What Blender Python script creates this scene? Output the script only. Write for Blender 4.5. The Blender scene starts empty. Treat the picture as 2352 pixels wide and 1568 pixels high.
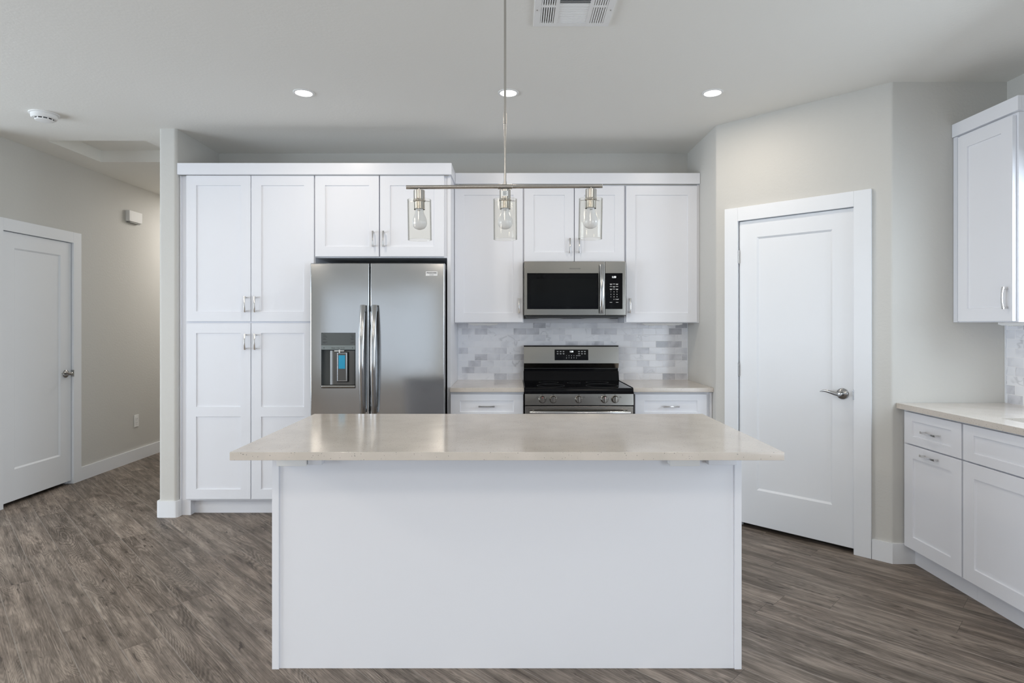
import bpy, bmesh, math, random
from mathutils import Vector, Matrix
R = math.radians
random.seed(4)
S = bpy.context.scene
C = S.collection

# ------------------------------------------------------------------ camera, world, big lights, exposure
CAM_H = 1.36
cam = bpy.data.objects.new('camera', bpy.data.cameras.new('camera'))
C.objects.link(cam)
cam.location = (0, 0, CAM_H)
cam.rotation_euler = (R(90), 0, 0)
cam.data.sensor_width = 36.0
cam.data.lens = 36.0 * 1366 / 2352
cam.data.shift_y = -39.0 / 2352
cam.data.clip_start = 0.05
S.camera = cam

S.view_settings.view_transform = 'Standard'
S.view_settings.look = 'None'
S.view_settings.gamma = 1
S.view_settings.use_curve_mapping = False
S.view_settings.exposure = 0.16
S.cycles.use_denoising = True
S.cycles.max_bounces = 10
S.cycles.diffuse_bounces = 6
S.cycles.caustics_reflective = False
S.cycles.caustics_refractive = False
S.cycles.sample_clamp_indirect = 6

W = bpy.data.worlds.new('daylight'); S.world = W
W.use_nodes = True
W.node_tree.nodes['Background'].inputs[0].default_value = (0.75, 0.87, 1.0, 1)
W.node_tree.nodes['Background'].inputs[1].default_value = 0.5

def area(name, loc, rot, sx, sy, power, col, spread=180):
    l = bpy.data.lights.new(name, 'AREA'); l.shape = 'RECTANGLE'
    l.size = sx; l.size_y = sy; l.energy = power; l.color = col; l.spread = R(spread)
    o = bpy.data.objects.new(name, l); C.objects.link(o)
    o.location = loc; o.rotation_euler = rot
    return o
DAY = (0.78, 0.885, 1.0)
# daylight through the glazed doors behind, the sliding doors on the left, the window over the sink
area('rear_daylight', (-2.9, -5.02, 1.22), (R(90), 0, 0), 3.8, 1.8, 13, (0.88, 0.94, 1.0))
area('left_daylight', (-7.02, 0.2, 1.08), (R(125), 0, R(-90)), 4.2, 2.05, 228, DAY)
area('left_fill', (-7.02, 3.1, 1.35), (R(90), 0, R(-90)), 1.1, 1.5, 50, DAY)  # fill through a window added for more light from the left
area('right_fill', (2.90, -2.2, 1.08), (R(90), 0, R(90)), 3.6, 2.05, 118, DAY)  # fill through an unseen sliding door added to light the left walls
area('sink_window_daylight', (2.93, 2.2, 1.75), (R(52), 0, R(90)), 1.15, 1.0, 29, DAY)
# added fill lights under the ceiling, without fixtures: behind the camera and at the hallway end
for lx, ly, lp in ((-1.25, -0.6, 15), (1.2, -0.6, 13), (-4.2, 0.9, 36), (-4.2, -2.2, 34), (-0.6, -2.8, 30), (-3.0, 6.9, 21)):
    l_ = bpy.data.lights.new('ceiling_fill', 'AREA'); l_.shape = 'DISK'; l_.size = 0.7; l_.energy = lp; l_.color = (1.0, 0.88, 0.74) if ly < 5 else (1.0, 0.95, 0.9)
    o_ = bpy.data.objects.new('ceiling_fill', l_); C.objects.link(o_); o_.location = (lx, ly, 2.735)

# ------------------------------------------------------------------ materials
def mat(name, col, rough=0.5, metal=0.0, spec=0.5, **kw):
    m = bpy.data.materials.new(name); m.use_nodes = True
    b = m.node_tree.nodes['Principled BSDF']
    b.inputs['Base Color'].default_value = (*col, 1)
    b.inputs['Roughness'].default_value = rough
    b.inputs['Metallic'].default_value = metal
    b.inputs['Specular IOR Level'].default_value = spec
    for k, v in kw.items():
        b.inputs[k.replace('_', ' ')].default_value = v
    return m

class NT:
    def __init__(s, m):
        s.m = m; s.t = m.node_tree; s.b = s.t.nodes['Principled BSDF']
    def n(s, kind, **props):
        x = s.t.nodes.new(kind)
        for k, v in props.items(): setattr(x, k, v)
        return x
    def l(s, a, b): s.t.links.new(a, b)
    def inp(s, sock, v):
        if hasattr(v, 'is_output'): s.l(v, sock)
        else: sock.default_value = v
    def math(s, op, a, b=0.0, c=0.0):
        x = s.n('ShaderNodeMath', operation=op)
        for i, v in enumerate((a, b, c)): s.inp(x.inputs[i], v)
        return x.outputs[0]
    def obj(s):
        return s.n('ShaderNodeTexCoord').outputs['Object']
    def sep(s, v):
        x = s.n('ShaderNodeSeparateXYZ'); s.l(v, x.inputs[0]); return x.outputs
    def comb(s, a, b, c=0.0):
        x = s.n('ShaderNodeCombineXYZ')
        for i, v in enumerate((a, b, c)): s.inp(x.inputs[i], v)
        return x.outputs[0]
    def noise(s, vec, scale=1.0, detail=2.0, rough=0.5, dist=0.0):
        x = s.n('ShaderNodeTexNoise'); s.l(vec, x.inputs['Vector'])
        x.inputs['Scale'].default_value = scale; x.inputs['Detail'].default_value = detail
        x.inputs['Roughness'].default_value = rough; x.inputs['Distortion'].default_value = dist
        return x.outputs[0]
    def ramp(s, fac, stops):
        x = s.n('ShaderNodeValToRGB'); s.l(fac, x.inputs[0])
        e = x.color_ramp.elements
        while len(e) < len(stops): e.new(0.5)
        for i, (p, c) in enumerate(stops):
            e[i].position = p; e[i].color = (*c, 1) if len(c) == 3 else c
        return x.outputs[0]
    def mix(s, fac, a, b, blend='MIX'):
        x = s.n('ShaderNodeMix', data_type='RGBA', blend_type=blend)
        s.inp(x.inputs[0], fac)
        for i, v in ((6, a), (7, b)):
            if hasattr(v, 'is_output'): s.l(v, x.inputs[i])
            else: x.inputs[i].default_value = (*v, 1)
        return x.outputs[2]
    def bump(s, h, strength=0.1, dist=0.01):
        x = s.n('ShaderNodeBump'); x.inputs['Strength'].default_value = strength
        x.inputs['Distance'].default_value = dist
        s.l(h, x.inputs['Height']); s.l(x.outputs[0], s.b.inputs['Normal'])

def paint(name, col, rough=0.6, bump=0.25, scale=55):
    m = mat(name, col, rough, spec=0.3); n = NT(m)
    o = n.obj()
    h = n.noise(o, scale, 3, 0.55)
    n.bump(h, bump, 0.004)
    return m

M = {}
M['wall'] = paint('wall_paint', (0.595, 0.587, 0.558))
M['ceiling'] = paint('ceiling_paint', (0.825, 0.815, 0.775), 0.7, 0.2)
M['trim'] = mat('white_trim_paint', (0.80, 0.82, 0.85), 0.42)
M['cab'] = mat('white_cabinet_lacquer', (0.79, 0.805, 0.85), 0.33, spec=0.45)
M['plastic'] = mat('white_plastic', (0.83, 0.83, 0.82), 0.5, spec=0.3)
M['nickel'] = mat('brushed_nickel', (0.52, 0.5, 0.47), 0.24, 1.0)
M['pull'] = mat('bright_nickel_pull', (0.68, 0.67, 0.66), 0.16, 1.0)
M['chrome'] = mat('polished_chrome', (0.56, 0.56, 0.57), 0.12, 1.0)
M['gunmetal'] = mat('satin_lever_metal', (0.42, 0.42, 0.42), 0.2, 1.0)
M['black'] = mat('black_plastic', (0.012, 0.012, 0.013), 0.35)
M['blackglass'] = mat('black_glass', (0.003, 0.003, 0.004), 0.05, spec=0.16)
M['dark'] = mat('dark_void', (0.01, 0.01, 0.01), 0.8)
M['greydark'] = mat('dark_grey_panel', (0.09, 0.1, 0.1), 0.3)
M['greymid'] = mat('grey_display_band', (0.2, 0.23, 0.23), 0.3)
M['film'] = mat('blue_protective_film', (0.01, 0.3, 0.5), 0.15)
M['mark'] = mat('white_print', (0.75, 0.75, 0.75), 0.5)
M['markdark'] = mat('dark_print', (0.03, 0.03, 0.03), 0.5)
M['red'] = mat('red_mark', (0.6, 0.02, 0.02), 0.4)
M['paper'] = mat('white_sticker', (0.8, 0.8, 0.78), 0.5)

def steel(name, col, rough):
    m = mat(name, col, rough, 1.0); n = NT(m)
    x, y, z = n.sep(n.obj())
    v2 = n.comb(n.math('MULTIPLY', x, 2.2), n.math('MULTIPLY', y, 2.2), n.math('MULTIPLY', z, 3.5))
    n.bump(n.noise(v2, 1.0, 1), 0.10, 0.02)
    n.b.inputs['Anisotropic'].default_value = 0.3
    return m
M['steel'] = steel('stainless_steel', (0.46, 0.465, 0.47), 0.15)
M['steelwarm'] = steel('warm_stainless_steel', (0.31, 0.295, 0.27), 0.17)
M['dispenser'] = mat('dispenser_metal', (0.13, 0.127, 0.122), 0.32, 1.0)

def emis(name, col, s):
    m = mat(name, (0.8, 0.8, 0.8), 0.4)
    b = m.node_tree.nodes['Principled BSDF']
    b.inputs['Emission Color'].default_value = (*col, 1)
    b.inputs['Emission Strength'].default_value = s
    return m
M['led'] = emis('led_lens', (1.0, 0.95, 0.86), 9)
M['digits'] = emis('lit_digits', (0.9, 0.97, 1.0), 1.3)

def thin_glass():
    m = bpy.data.materials.new('clear_glass'); m.use_nodes = True; t = m.node_tree; t.nodes.clear()
    o = t.nodes.new('ShaderNodeOutputMaterial'); mx = t.nodes.new('ShaderNodeMixShader')
    tr = t.nodes.new('ShaderNodeBsdfTransparent'); tr.inputs[0].default_value = (0.975, 0.97, 0.95, 1)
    gl = t.nodes.new('ShaderNodeBsdfGlossy'); gl.inputs['Roughness'].default_value = 0.03; gl.inputs[0].default_value = (0.95, 0.95, 0.93, 1)
    lw = t.nodes.new('ShaderNodeLayerWeight'); lw.inputs[0].default_value = 0.5
    pw = t.nodes.new('ShaderNodeMath'); pw.operation = 'POWER'; pw.inputs[1].default_value = 5.0
    fr = t.nodes.new('ShaderNodeMath'); fr.operation = 'MULTIPLY_ADD'; fr.inputs[1].default_value = 0.5; fr.inputs[2].default_value = 0.015
    L = t.links.new
    L(lw.outputs['Facing'], pw.inputs[0]); L(pw.outputs[0], fr.inputs[0])
    ab = t.nodes.new('ShaderNodeValToRGB'); e = ab.color_ramp.elements      # longer path through the glass towards its edge
    e[0].position = 0.55; e[0].color = (0.975, 0.972, 0.955, 1); e[1].position = 0.97; e[1].color = (0.42, 0.42, 0.40, 1)
    L(lw.outputs['Facing'], ab.inputs[0]); L(ab.outputs[0], tr.inputs[0])
    L(fr.outputs[0], mx.inputs[0]); L(tr.outputs[0], mx.inputs[1]); L(gl.outputs[0], mx.inputs[2]); L(mx.outputs[0], o.inputs[0])
    return m
M['glass'] = thin_glass()
M['bulb'] = mat('frosted_bulb', (0.80, 0.80, 0.83), 0.15)

def floor_mat():
    m = mat('grey_oak_vinyl_plank', (0.2, 0.17, 0.15), 0.45, spec=0.22); n = NT(m)
    x, y, z = n.sep(n.obj())
    c = 0.70711; PW, PL = 0.155, 1.22
    u = n.math('MULTIPLY', n.math('SUBTRACT', x, y), c)
    v = n.math('MULTIPLY', n.math('ADD', x, y), c)
    vr = n.math('DIVIDE', n.math('SUBTRACT', v, 0.605), PW)
    row = n.math('FLOOR', vr); fv = n.math('FRACT', vr)
    w1 = n.n('ShaderNodeTexWhiteNoise', noise_dimensions='1D'); n.l(row, w1.inputs['W'])
    ur = n.math('DIVIDE', n.math('MULTIPLY_ADD', w1.outputs[0], 5.0, u), PL)
    col = n.math('FLOOR', ur); fu = n.math('FRACT', ur)
    w2 = n.n('ShaderNodeTexWhiteNoise', noise_dimensions='2D')
    n.l(n.comb(row, col), w2.inputs['Vector'])
    r = w2.outputs[0]
    off = n.math('MULTIPLY', r, 41.0)
    ug = n.math('ADD', u, off); vg = n.math('ADD', v, n.math('MULTIPLY', r, 17.0))
    # cathedral figure: contour lines of a stretched noise
    a = n.noise(n.comb(n.math('MULTIPLY', ug, 0.9), n.math('MULTIPLY', vg, 7.5), off), 1.0, 1.5, 0.4, 0.25)
    warp = n.noise(n.comb(n.math('MULTIPLY', ug, 10), n.math('MULTIPLY', vg, 45), off), 1.0, 2, 0.5)
    ring = n.math('SINE', n.math('MULTIPLY', n.math('MULTIPLY_ADD', warp, 0.022, a), 330))
    ring = n.math('MULTIPLY_ADD', ring, 0.5, 0.5)
    rmask = n.ramp(n.noise(n.comb(n.math('MULTIPLY', ug, 1.4), n.math('MULTIPLY', vg, 8), off), 1.0, 2), [(0.42, (0, 0, 0)), (0.62, (1, 1, 1))])
    streak = n.noise(n.comb(n.math('MULTIPLY', ug, 6), n.math('MULTIPLY', vg, 210), off), 1.0, 3, 0.65)
    blotch = n.noise(n.comb(n.math('MULTIPLY', ug, 3.4), n.math('MULTIPLY', vg, 17), off), 1.0, 5, 0.65, 0.5)
    broad = n.noise(n.comb(n.math('MULTIPLY', ug, 1.5), n.math('MULTIPLY', vg, 30), off), 1.0, 3, 0.55, 0.2)
    knots = n.noise(n.comb(n.math('MULTIPLY', ug, 7), n.math('MULTIPLY', vg, 34), off), 1.0, 3, 0.55, 0.9)
    t = n.math('MULTIPLY', blotch, 0.60)
    t = n.math('ADD', t, n.math('MULTIPLY', broad, 0.34))
    t = n.math('ADD', t, n.math('MULTIPLY', n.math('SUBTRACT', streak, 0.5), 0.48))
    t = n.math('ADD', t, n.math('MULTIPLY', n.math('MULTIPLY', n.math('SUBTRACT', ring, 0.5), rmask), 0.12))
    t = n.math('ADD', t, 0.215)
    fine = n.noise(n.comb(n.math('MULTIPLY', ug, 22), n.math('MULTIPLY', vg, 420), off), 1.0, 2, 0.6)
    t = n.math('ADD', t, n.math('MULTIPLY', n.math('SUBTRACT', fine, 0.5), 0.14))
    t = n.math('ADD', t, n.math('MULTIPLY', r, 0.10))
    base = n.ramp(t, [(0.40, (0.028, 0.022, 0.018)), (0.60, (0.094, 0.079, 0.065)), (0.74, (0.172, 0.148, 0.127)), (0.95, (0.36, 0.315, 0.27))])
    kf = n.ramp(knots, [(0.63, (0, 0, 0)), (0.72, (1, 1, 1))])
    base = n.mix(n.math('MULTIPLY', kf, 0.75), base, (0.03, 0.024, 0.02))
    tint = n.noise(n.comb(n.math('MULTIPLY', ug, 1.3), n.math('MULTIPLY', vg, 3.0), off), 1.0, 2)
    base = n.mix(n.math('MULTIPLY', tint, 0.5), base, n.mix(1.0, base, (1.12, 0.96, 0.86), 'MULTIPLY'))
    # seams
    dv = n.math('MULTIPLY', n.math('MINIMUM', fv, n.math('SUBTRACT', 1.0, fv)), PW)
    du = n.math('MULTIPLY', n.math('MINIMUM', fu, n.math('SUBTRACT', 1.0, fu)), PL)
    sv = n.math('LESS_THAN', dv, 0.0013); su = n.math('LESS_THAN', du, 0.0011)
    base = n.mix(n.math('MULTIPLY', sv, 0.7), base, (0.30, 0.275, 0.25))  # bevel highlight painted as a lighter line along the long seams
    base = n.mix(n.math('MULTIPLY', su, 0.6), base, (0.05, 0.042, 0.036))
    n.l(base, n.b.inputs['Base Color'])
    h = n.math('SUBTRACT', n.math('MULTIPLY_ADD', streak, 0.5, n.math('MULTIPLY', ring, 0.15)), n.math('MULTIPLY', n.math('MAXIMUM', sv, su), 1.5))
    n.bump(h, 0.22, 0.0025)
    n.l(n.math('MULTIPLY_ADD', streak, 0.2, 0.38), n.b.inputs['Roughness'])
    return m
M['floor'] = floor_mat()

def quartz():
    m = mat('speckled_quartz', (0.7, 0.67, 0.62), 0.12, spec=0.5); n = NT(m)
    o = n.obj()
    vo = n.n('ShaderNodeTexVoronoi'); n.l(o, vo.inputs['Vector']); vo.inputs['Scale'].default_value = 95
    d = vo.outputs['Distance']; cr = n.sep(vo.outputs['Color'])[0]
    dot = n.math('MULTIPLY', n.math('LESS_THAN', d, 0.15), n.math('GREATER_THAN', cr, 0.5))
    vo2 = n.n('ShaderNodeTexVoronoi'); n.l(o, vo2.inputs['Vector']); vo2.inputs['Scale'].default_value = 210
    cr2 = n.sep(vo2.outputs['Color'])[1]
    dot2 = n.math('MULTIPLY', n.math('LESS_THAN', vo2.outputs['Distance'], 0.3), n.math('GREATER_THAN', cr2, 0.75))
    cl = n.ramp(n.noise(o, 9, 3), [(0.3, (0.56, 0.515, 0.46)), (0.7, (0.625, 0.57, 0.515))])
    cl = n.mix(n.math('MULTIPLY', dot2, 0.5), cl, (0.45, 0.42, 0.38))
    cl = n.mix(n.math('MULTIPLY', dot, 0.75), cl, (0.2, 0.19, 0.18))
    n.l(cl, n.b.inputs['Base Color'])
    return m
M['quartz'] = quartz()

def marble(axis):
    m = mat('marble_subway_tile_' + ('back' if axis == 0 else 'side'), (0.6, 0.6, 0.62), 0.16); n = NT(m)
    o = n.sep(n.obj())
    vec = n.comb(n.math('ADD', o[axis], 10.02), n.math('ADD', o[2], 5.2), 0.0)
    b = n.n('ShaderNodeTexBrick', offset=0.5, squash=1.0)
    n.l(vec, b.inputs['Vector'])
    for k, v in (('Scale', 1.0), ('Mortar Size', 0.0012), ('Mortar Smooth', 0.1), ('Bias', 0.0), ('Brick Width', 0.1045), ('Row Height', 0.0520)):
        b.inputs[k].default_value = v
    b.inputs['Color1'].default_value = (0, 0, 0, 1); b.inputs['Color2'].default_value = (1, 1, 1, 1)
    b.inputs['Mortar'].default_value = (0.5, 0.5, 0.5, 1)
    rnd = n.sep(b.outputs['Color'])[0]
    v3 = n.comb(n.math('MULTIPLY_ADD', rnd, 31.0, o[axis]), n.math('MULTIPLY_ADD', rnd, 17.0, o[2]), rnd)
    soft = n.noise(v3, 9, 3, 0.5, 0.6)
    vein = n.noise(v3, 6, 2, 0.5, 0.7)
    vein = n.math('ABSOLUTE', n.math('SUBTRACT', vein, 0.5))
    vein = n.ramp(vein, [(0.0, (1, 1, 1)), (0.03, (0, 0, 0))])
    t = n.math('MULTIPLY_ADD', rnd, 0.55, n.math('MULTIPLY', soft, 0.6))
    cl = n.ramp(t, [(0.25, (0.88, 0.89, 0.93)), (0.55, (0.82, 0.835, 0.88)), (0.74, (0.66, 0.67, 0.72)), (0.92, (0.44, 0.45, 0.49))])
    vm = n.ramp(n.noise(v3, 5, 2), [(0.5, (0, 0, 0)), (0.62, (1, 1, 1))])
    cl = n.mix(n.math('MULTIPLY', n.math('MULTIPLY', vein, vm), 0.45), cl, (0.36, 0.37, 0.40))
    cl = n.mix(b.outputs['Fac'], cl, (0.86, 0.86, 0.88))
    n.l(cl, n.b.inputs['Base Color'])
    n.bump(n.math('SUBTRACT', 1.0, b.outputs['Fac']), 0.35, 0.0015)
    n.l(n.math('MULTIPLY_ADD', b.outputs['Fac'], 0.5, 0.16), n.b.inputs['Roughness'])
    return m
M['marble_back'] = marble(0)
M['marble_side'] = marble(1)

# ------------------------------------------------------------------ mesh helpers
def arc_round(pts, radii, seg=6):
    """round the corners of a plan polygon"""
    out = []; k = len(pts)
    for i, p in enumerate(pts):
        r = radii.get(i, 0)
        if not r: out.append(p); continue
        p = Vector(p); a = (Vector(pts[i-1]) - p).normalized(); b = (Vector(pts[(i+1) % k]) - p).normalized()
        ang = a.angle(b); d = r / math.tan(ang / 2)
        s, e = p + a*d, p + b*d
        cdir = (a + b).normalized(); cen = p + cdir * (r / math.sin(ang / 2))
        v0, v1 = s - cen, e - cen
        th = v0.angle_signed(v1)
        for j in range(seg + 1):
            t = -th * j / seg
            cs, sn = math.cos(t), math.sin(t)
            out.append((cen.x + v0.x*cs - v0.y*sn, cen.y + v0.x*sn + v0.y*cs))
    return out

class MB:
    def __init__(s): s.bm = bmesh.new()
    def merge(s, tb, mtx=None):
        me = bpy.data.meshes.new('tmp'); tb.to_mesh(me); tb.free()
        if mtx is not None: me.transform(mtx)
        s.bm.from_mesh(me); bpy.data.meshes.remove(me); return s
    def box(s, x0, x1, y0, y1, z0, z1, bev=0.0, seg=2, mtx=None):
        tb = bmesh.new()
        bmesh.ops.create_cube(tb, size=1)
        for v in tb.verts:
            v.co = Vector(((x0+x1)/2 + v.co.x*(x1-x0), (y0+y1)/2 + v.co.y*(y1-y0), (z0+z1)/2 + v.co.z*(z1-z0)))
        if bev: bmesh.ops.bevel(tb, geom=tb.edges[:], offset=bev, segments=seg, profile=0.5, affect='EDGES')
        return s.merge(tb, mtx)
    def prism(s, pts, z0, z1, axis='z', mtx=None):
        """extrude a polygon; axis z: pts are (x,y); axis x: pts are (y,z); axis y: pts are (x,z)"""
        tb = bmesh.new()
        def P(p, h):
            if axis == 'z': return (p[0], p[1], h)
            if axis == 'x': return (h, p[0], p[1])
            return (p[0], h, p[1])
        a = [tb.verts.new(P(p, z0)) for p in pts]; b = [tb.verts.new(P(p, z1)) for p in pts]
        k = len(pts)
        for i in range(k): tb.faces.new((a[i], a[(i+1) % k], b[(i+1) % k], b[i]))
        tb.faces.new(a); tb.faces.new(list(reversed(b)))
        bmesh.ops.recalc_face_normals(tb, faces=tb.faces[:])
        return s.merge(tb, mtx)
    def lathe(s, prof, seg=32, mtx=None, closed=False):
        """revolve (r,z) about z"""
        tb = bmesh.new(); rings = []
        for r, z in prof:
            if r < 1e-6: rings.append([tb.verts.new((0, 0, z))])
            else: rings.append([tb.verts.new((r*math.cos(2*math.pi*i/seg), r*math.sin(2*math.pi*i/seg), z)) for i in range(seg)])
        pairs = list(zip(rings, rings[1:]))
        if closed: pairs.append((rings[-1], rings[0]))
        for a, b in pairs:
            for i in range(seg):
                j = (i+1) % seg
                if len(a) == 1 and len(b) == 1: continue
                if len(a) == 1: tb.faces.new((a[0], b[j], b[i]))
                elif len(b) == 1: tb.faces.new((a[i], a[j], b[0]))
                else: tb.faces.new((a[i], a[j], b[j], b[i]))
        bmesh.ops.recalc_face_normals(tb, faces=tb.faces[:])
        return s.merge(tb, mtx)
    def cyl(s, c, r, h, axis='z', seg=24, bev=0.0, r2=None):
        """cylinder from point c along +axis by h"""
        r2 = r if r2 is None else r2
        b = min(bev, abs(h)/2)
        prof = [(0, 0), (r-b, 0), (r, b), (r2, h-b), (r2-b, h), (0, h)] if b else [(0, 0), (r, 0), (r2, h), (0, h)]
        rot = {'z': Matrix(), 'x': Matrix.Rotation(R(90), 4, 'Y'), 'y': Matrix.Rotation(R(-90), 4, 'X')}[axis]
        return s.lathe(prof, seg, Matrix.Translation(c) @ rot)
    def sweep(s, path, secs, up=(0, 0, 1), n=12, rect=False, mtx=None):
        """tube through path; secs: (half width along side, half height along up) per point"""
        tb = bmesh.new(); path = [Vector(p) for p in path]; up = Vector(up); rings = []
        for i, p in enumerate(path):
            t = (path[min(i+1, len(path)-1)] - path[max(i-1, 0)]).normalized()
            side = t.cross(up).normalized(); u2 = side.cross(t).normalized()
            a, b = secs[i] if isinstance(secs, list) else secs
            ring = []
            for k in range(n):
                th = 2*math.pi*(k+0.5)/n
                cx, cy = math.cos(th), math.sin(th)
                if rect:
                    e = 0.35; cx = math.copysign(abs(cx)**e, cx); cy = math.copysign(abs(cy)**e, cy)
                ring.append(tb.verts.new(p + side*(a*cx) + u2*(b*cy)))
            rings.append(ring)
        for a, b in zip(rings, rings[1:]):
            for k in range(n): tb.faces.new((a[k], a[(k+1) % n], b[(k+1) % n], b[k]))
        tb.faces.new(rings[0]); tb.faces.new(rings[-1])
        bmesh.ops.recalc_face_normals(tb, faces=tb.faces[:])
        return s.merge(tb, mtx)
    def text(s, txt, x, y, z, size, mtx=None, extr=0.0003, bold=0.0):
        """text on a face that looks towards -y, centred at x,z"""
        cu = bpy.data.curves.new('t', 'FONT'); cu.body = txt; cu.size = size; cu.extrude = extr
        cu.align_x = 'CENTER'; cu.align_y = 'CENTER'; cu.resolution_u = 3; cu.offset = bold
        o = bpy.data.objects.new('t', cu); C.objects.link(o)
        bpy.context.view_layer.update()
        me = bpy.data.meshes.new_from_object(o.evaluated_get(bpy.context.evaluated_depsgraph_get()))
        m4 = Matrix.Translation((x, y, z)) @ Matrix.Rotation(R(90), 4, 'X')
        me.transform((mtx @ m4) if mtx else m4)
        s.bm.from_mesh(me); bpy.data.meshes.remove(me)
        bpy.data.objects.remove(o); bpy.data.curves.remove(cu)
        return s
    def build(s, name, m, parent=None, loc=(0, 0, 0), ab=False, smooth=35):
        """link as one mesh object. loc: its place in the parent's frame (mesh coordinates are local to it);
        ab=True: mesh coordinates are in the room's frame, origin is put at loc (room frame) or at the parent"""
        me = bpy.data.meshes.new(name)
        o = bpy.data.objects.new(name, me)
        loc = Vector(loc)
        if ab:
            base = wloc(parent) if parent else Vector()
            if parent and loc.length == 0: loc = base.copy()
            bmesh.ops.translate(s.bm, verts=s.bm.verts[:], vec=-loc)
            o.location = loc - base
        else:
            o.location = loc
        s.bm.to_mesh(me); s.bm.free()
        me.materials.append(M[m] if isinstance(m, str) else m)
        me.shade_smooth(); me.set_sharp_from_angle(angle=R(smooth))
        C.objects.link(o)
        if parent: o.parent = parent
        w_ = o.modifiers.new('weighted_normals', 'WEIGHTED_NORMAL'); w_.keep_sharp = True   # flat faces stay flat beside their bevels
        return o

def pieces(name, m, parent, boxes, bev=0.0, mtx=None, ab=True):
    for b_ in boxes: MB().box(*b_, bev, mtx=mtx).build(name, m, parent, ab=ab)
def wloc(o):
    v = Vector()
    while o is not None:
        v += Vector(o.location); o = o.parent
    return v

def thing(name, label, cat, loc=(0, 0, 0), rz=0, group=None, kind=None):
    o = bpy.data.objects.new(name, None); C.objects.link(o)
    o.empty_display_size = 0.1
    o.location = loc; o.rotation_euler = (0, 0, rz)
    if kind: o['kind'] = kind
    else: o['label'] = label; o['category'] = cat
    if group: o['group'] = group
    return o
def tag(o, label, cat, group=None):
    o['label'] = label; o['category'] = cat
    if group: o['group'] = group
    return o
def struct(o):
    o['kind'] = 'structure'; return o
def copy_tree(o, parent=None):
    c = o.copy(); C.objects.link(c)
    if parent is not None: c.parent = parent
    for ch in list(o.children): copy_tree(ch, c)
    return c

def shaker(w, h, rail=0.07, rt=None, rb=None, mids=(), recess=0.007, slope=0.002, thick=0.02, ch=0.0012):
    """framed door front, x 0..w, z 0..h, face at y=0, panels sunk by recess"""
    rt = rail if rt is None else rt; rb = rail if rb is None else rb
    tb = bmesh.new()
    xs = [ch, rail, w-rail, w-ch]
    zs = [ch, rb]
    for a, b in mids: zs += [a, b]
    zs += [h-rt, h-ch]
    def q(*p): tb.faces.new([tb.verts.new(v) for v in p])
    for i in range(3):
        for j in range(len(zs)-1):
            x0, x1, z0, z1 = xs[i], xs[i+1], zs[j], zs[j+1]
            if i == 1 and j % 2 == 1:
                s = slope
                A, B, Cc, D = (x0, z0), (x1, z0), (x1, z1), (x0, z1)
                a, b, c, d = (x0+s, z0+s), (x1-s, z0+s), (x1-s, z1-s), (x0+s, z1-s)
                for P, Q, p_, q_ in ((A, B, a, b), (B, Cc, b, c), (Cc, D, c, d), (D, A, d, a)):
                    q((P[0], 0, P[1]), (Q[0], 0, Q[1]), (q_[0], recess, q_[1]), (p_[0], recess, p_[1]))
                q((a[0], recess, a[1]), (b[0], recess, b[1]), (c[0], recess, c[1]), (d[0], recess, d[1]))
            else:
                q((x0, 0, z0), (x1, 0, z0), (x1, 0, z1), (x0, 0, z1))
    F = [(ch, 0, ch), (w-ch, 0, ch), (w-ch, 0, h-ch), (ch, 0, h-ch)]
    G = [(0, ch, 0), (w, ch, 0), (w, ch, h), (0, ch, h)]
    K = [(0, thick, 0), (w, thick, 0), (w, thick, h), (0, thick, h)]
    for a, b in ((F, G), (G, K)):
        for i in range(4):
            j = (i+1) % 4
            q(a[i], a[j], b[j], b[i])
    q(*K)
    bmesh.ops.remove_doubles(tb, verts=tb.verts[:], dist=0.00005)
    bmesh.ops.recalc_face_normals(tb, faces=tb.faces[:])
    mb = MB(); mb.merge(tb); return mb

def pull(parent, x, z, vertical=True, L=0.112):
    """arched cabinet pull in front of a door face at y=0 of the parent's frame"""
    mb = MB(); N = 14; path = []; secs = []
    for i in range(N+1):
        t = i/N; a = (t-0.5)*L
        yy = -0.024 - 0.006*math.sin(math.pi*t)
        e = abs(2*t-1)**2
        path.append((0, yy, a) if vertical else (a, yy, 0))
        wd = 0.0042 + 0.0022*e
        secs.append((wd, 0.0028) if vertical else (0.0028, wd))
    if vertical: mb.sweep(path, [(s[0], s[1]) for s in secs], up=(0, -1, 0), n=12, rect=True)
    else: mb.sweep(path, [(s[1], s[0]) for s in secs], up=(0, -1, 0), n=12, rect=True)
    for sg in (-1, 1):
        p = (0, -0.0245, sg*(L/2-0.008)) if vertical else (sg*(L/2-0.008), -0.0245, 0)
        mb.cyl(p, 0.0045, 0.0245, 'y', 14)
    return mb.build('handle', 'pull', parent, (x, 0, z))

# ------------------------------------------------------------------ room
H = 2.743
LX = -3.765            # hallway left wall
def wallbox(name, boxes, m='wall'):
    mb = MB()
    for b in boxes: mb.box(*b)
    return struct(mb.build(name, m, ab=True))

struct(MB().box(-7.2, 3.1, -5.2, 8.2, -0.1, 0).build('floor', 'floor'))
# ceiling with the hatch opening
HX0, HX1, HY0, HY1 = -3.50, -2.755, 4.477, 5.065
cb = MB()
cb.box(-7.2, 3.1, -5.2, HY0, H, H+0.1); cb.box(-7.2, 3.1, HY1, 8.2, H, H+0.1)
cb.box(-7.2, HX0, HY0, HY1, H, H+0.1); cb.box(HX1, 3.1, HY0, HY1, H, H+0.1)
struct(cb.build('ceiling', 'ceiling'))
hp = MB().box(HX0-0.1, HX1+0.1, HY0-0.1, HY1+0.1, H+0.1, H+0.14)
struct(hp.build('trim_1', 'ceiling', ab=True, loc=(HX0, HY0, H)))

wallbox('wall_back', [(-2.37, 3.07, 4.81, 4.93, 0, H)])
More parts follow.
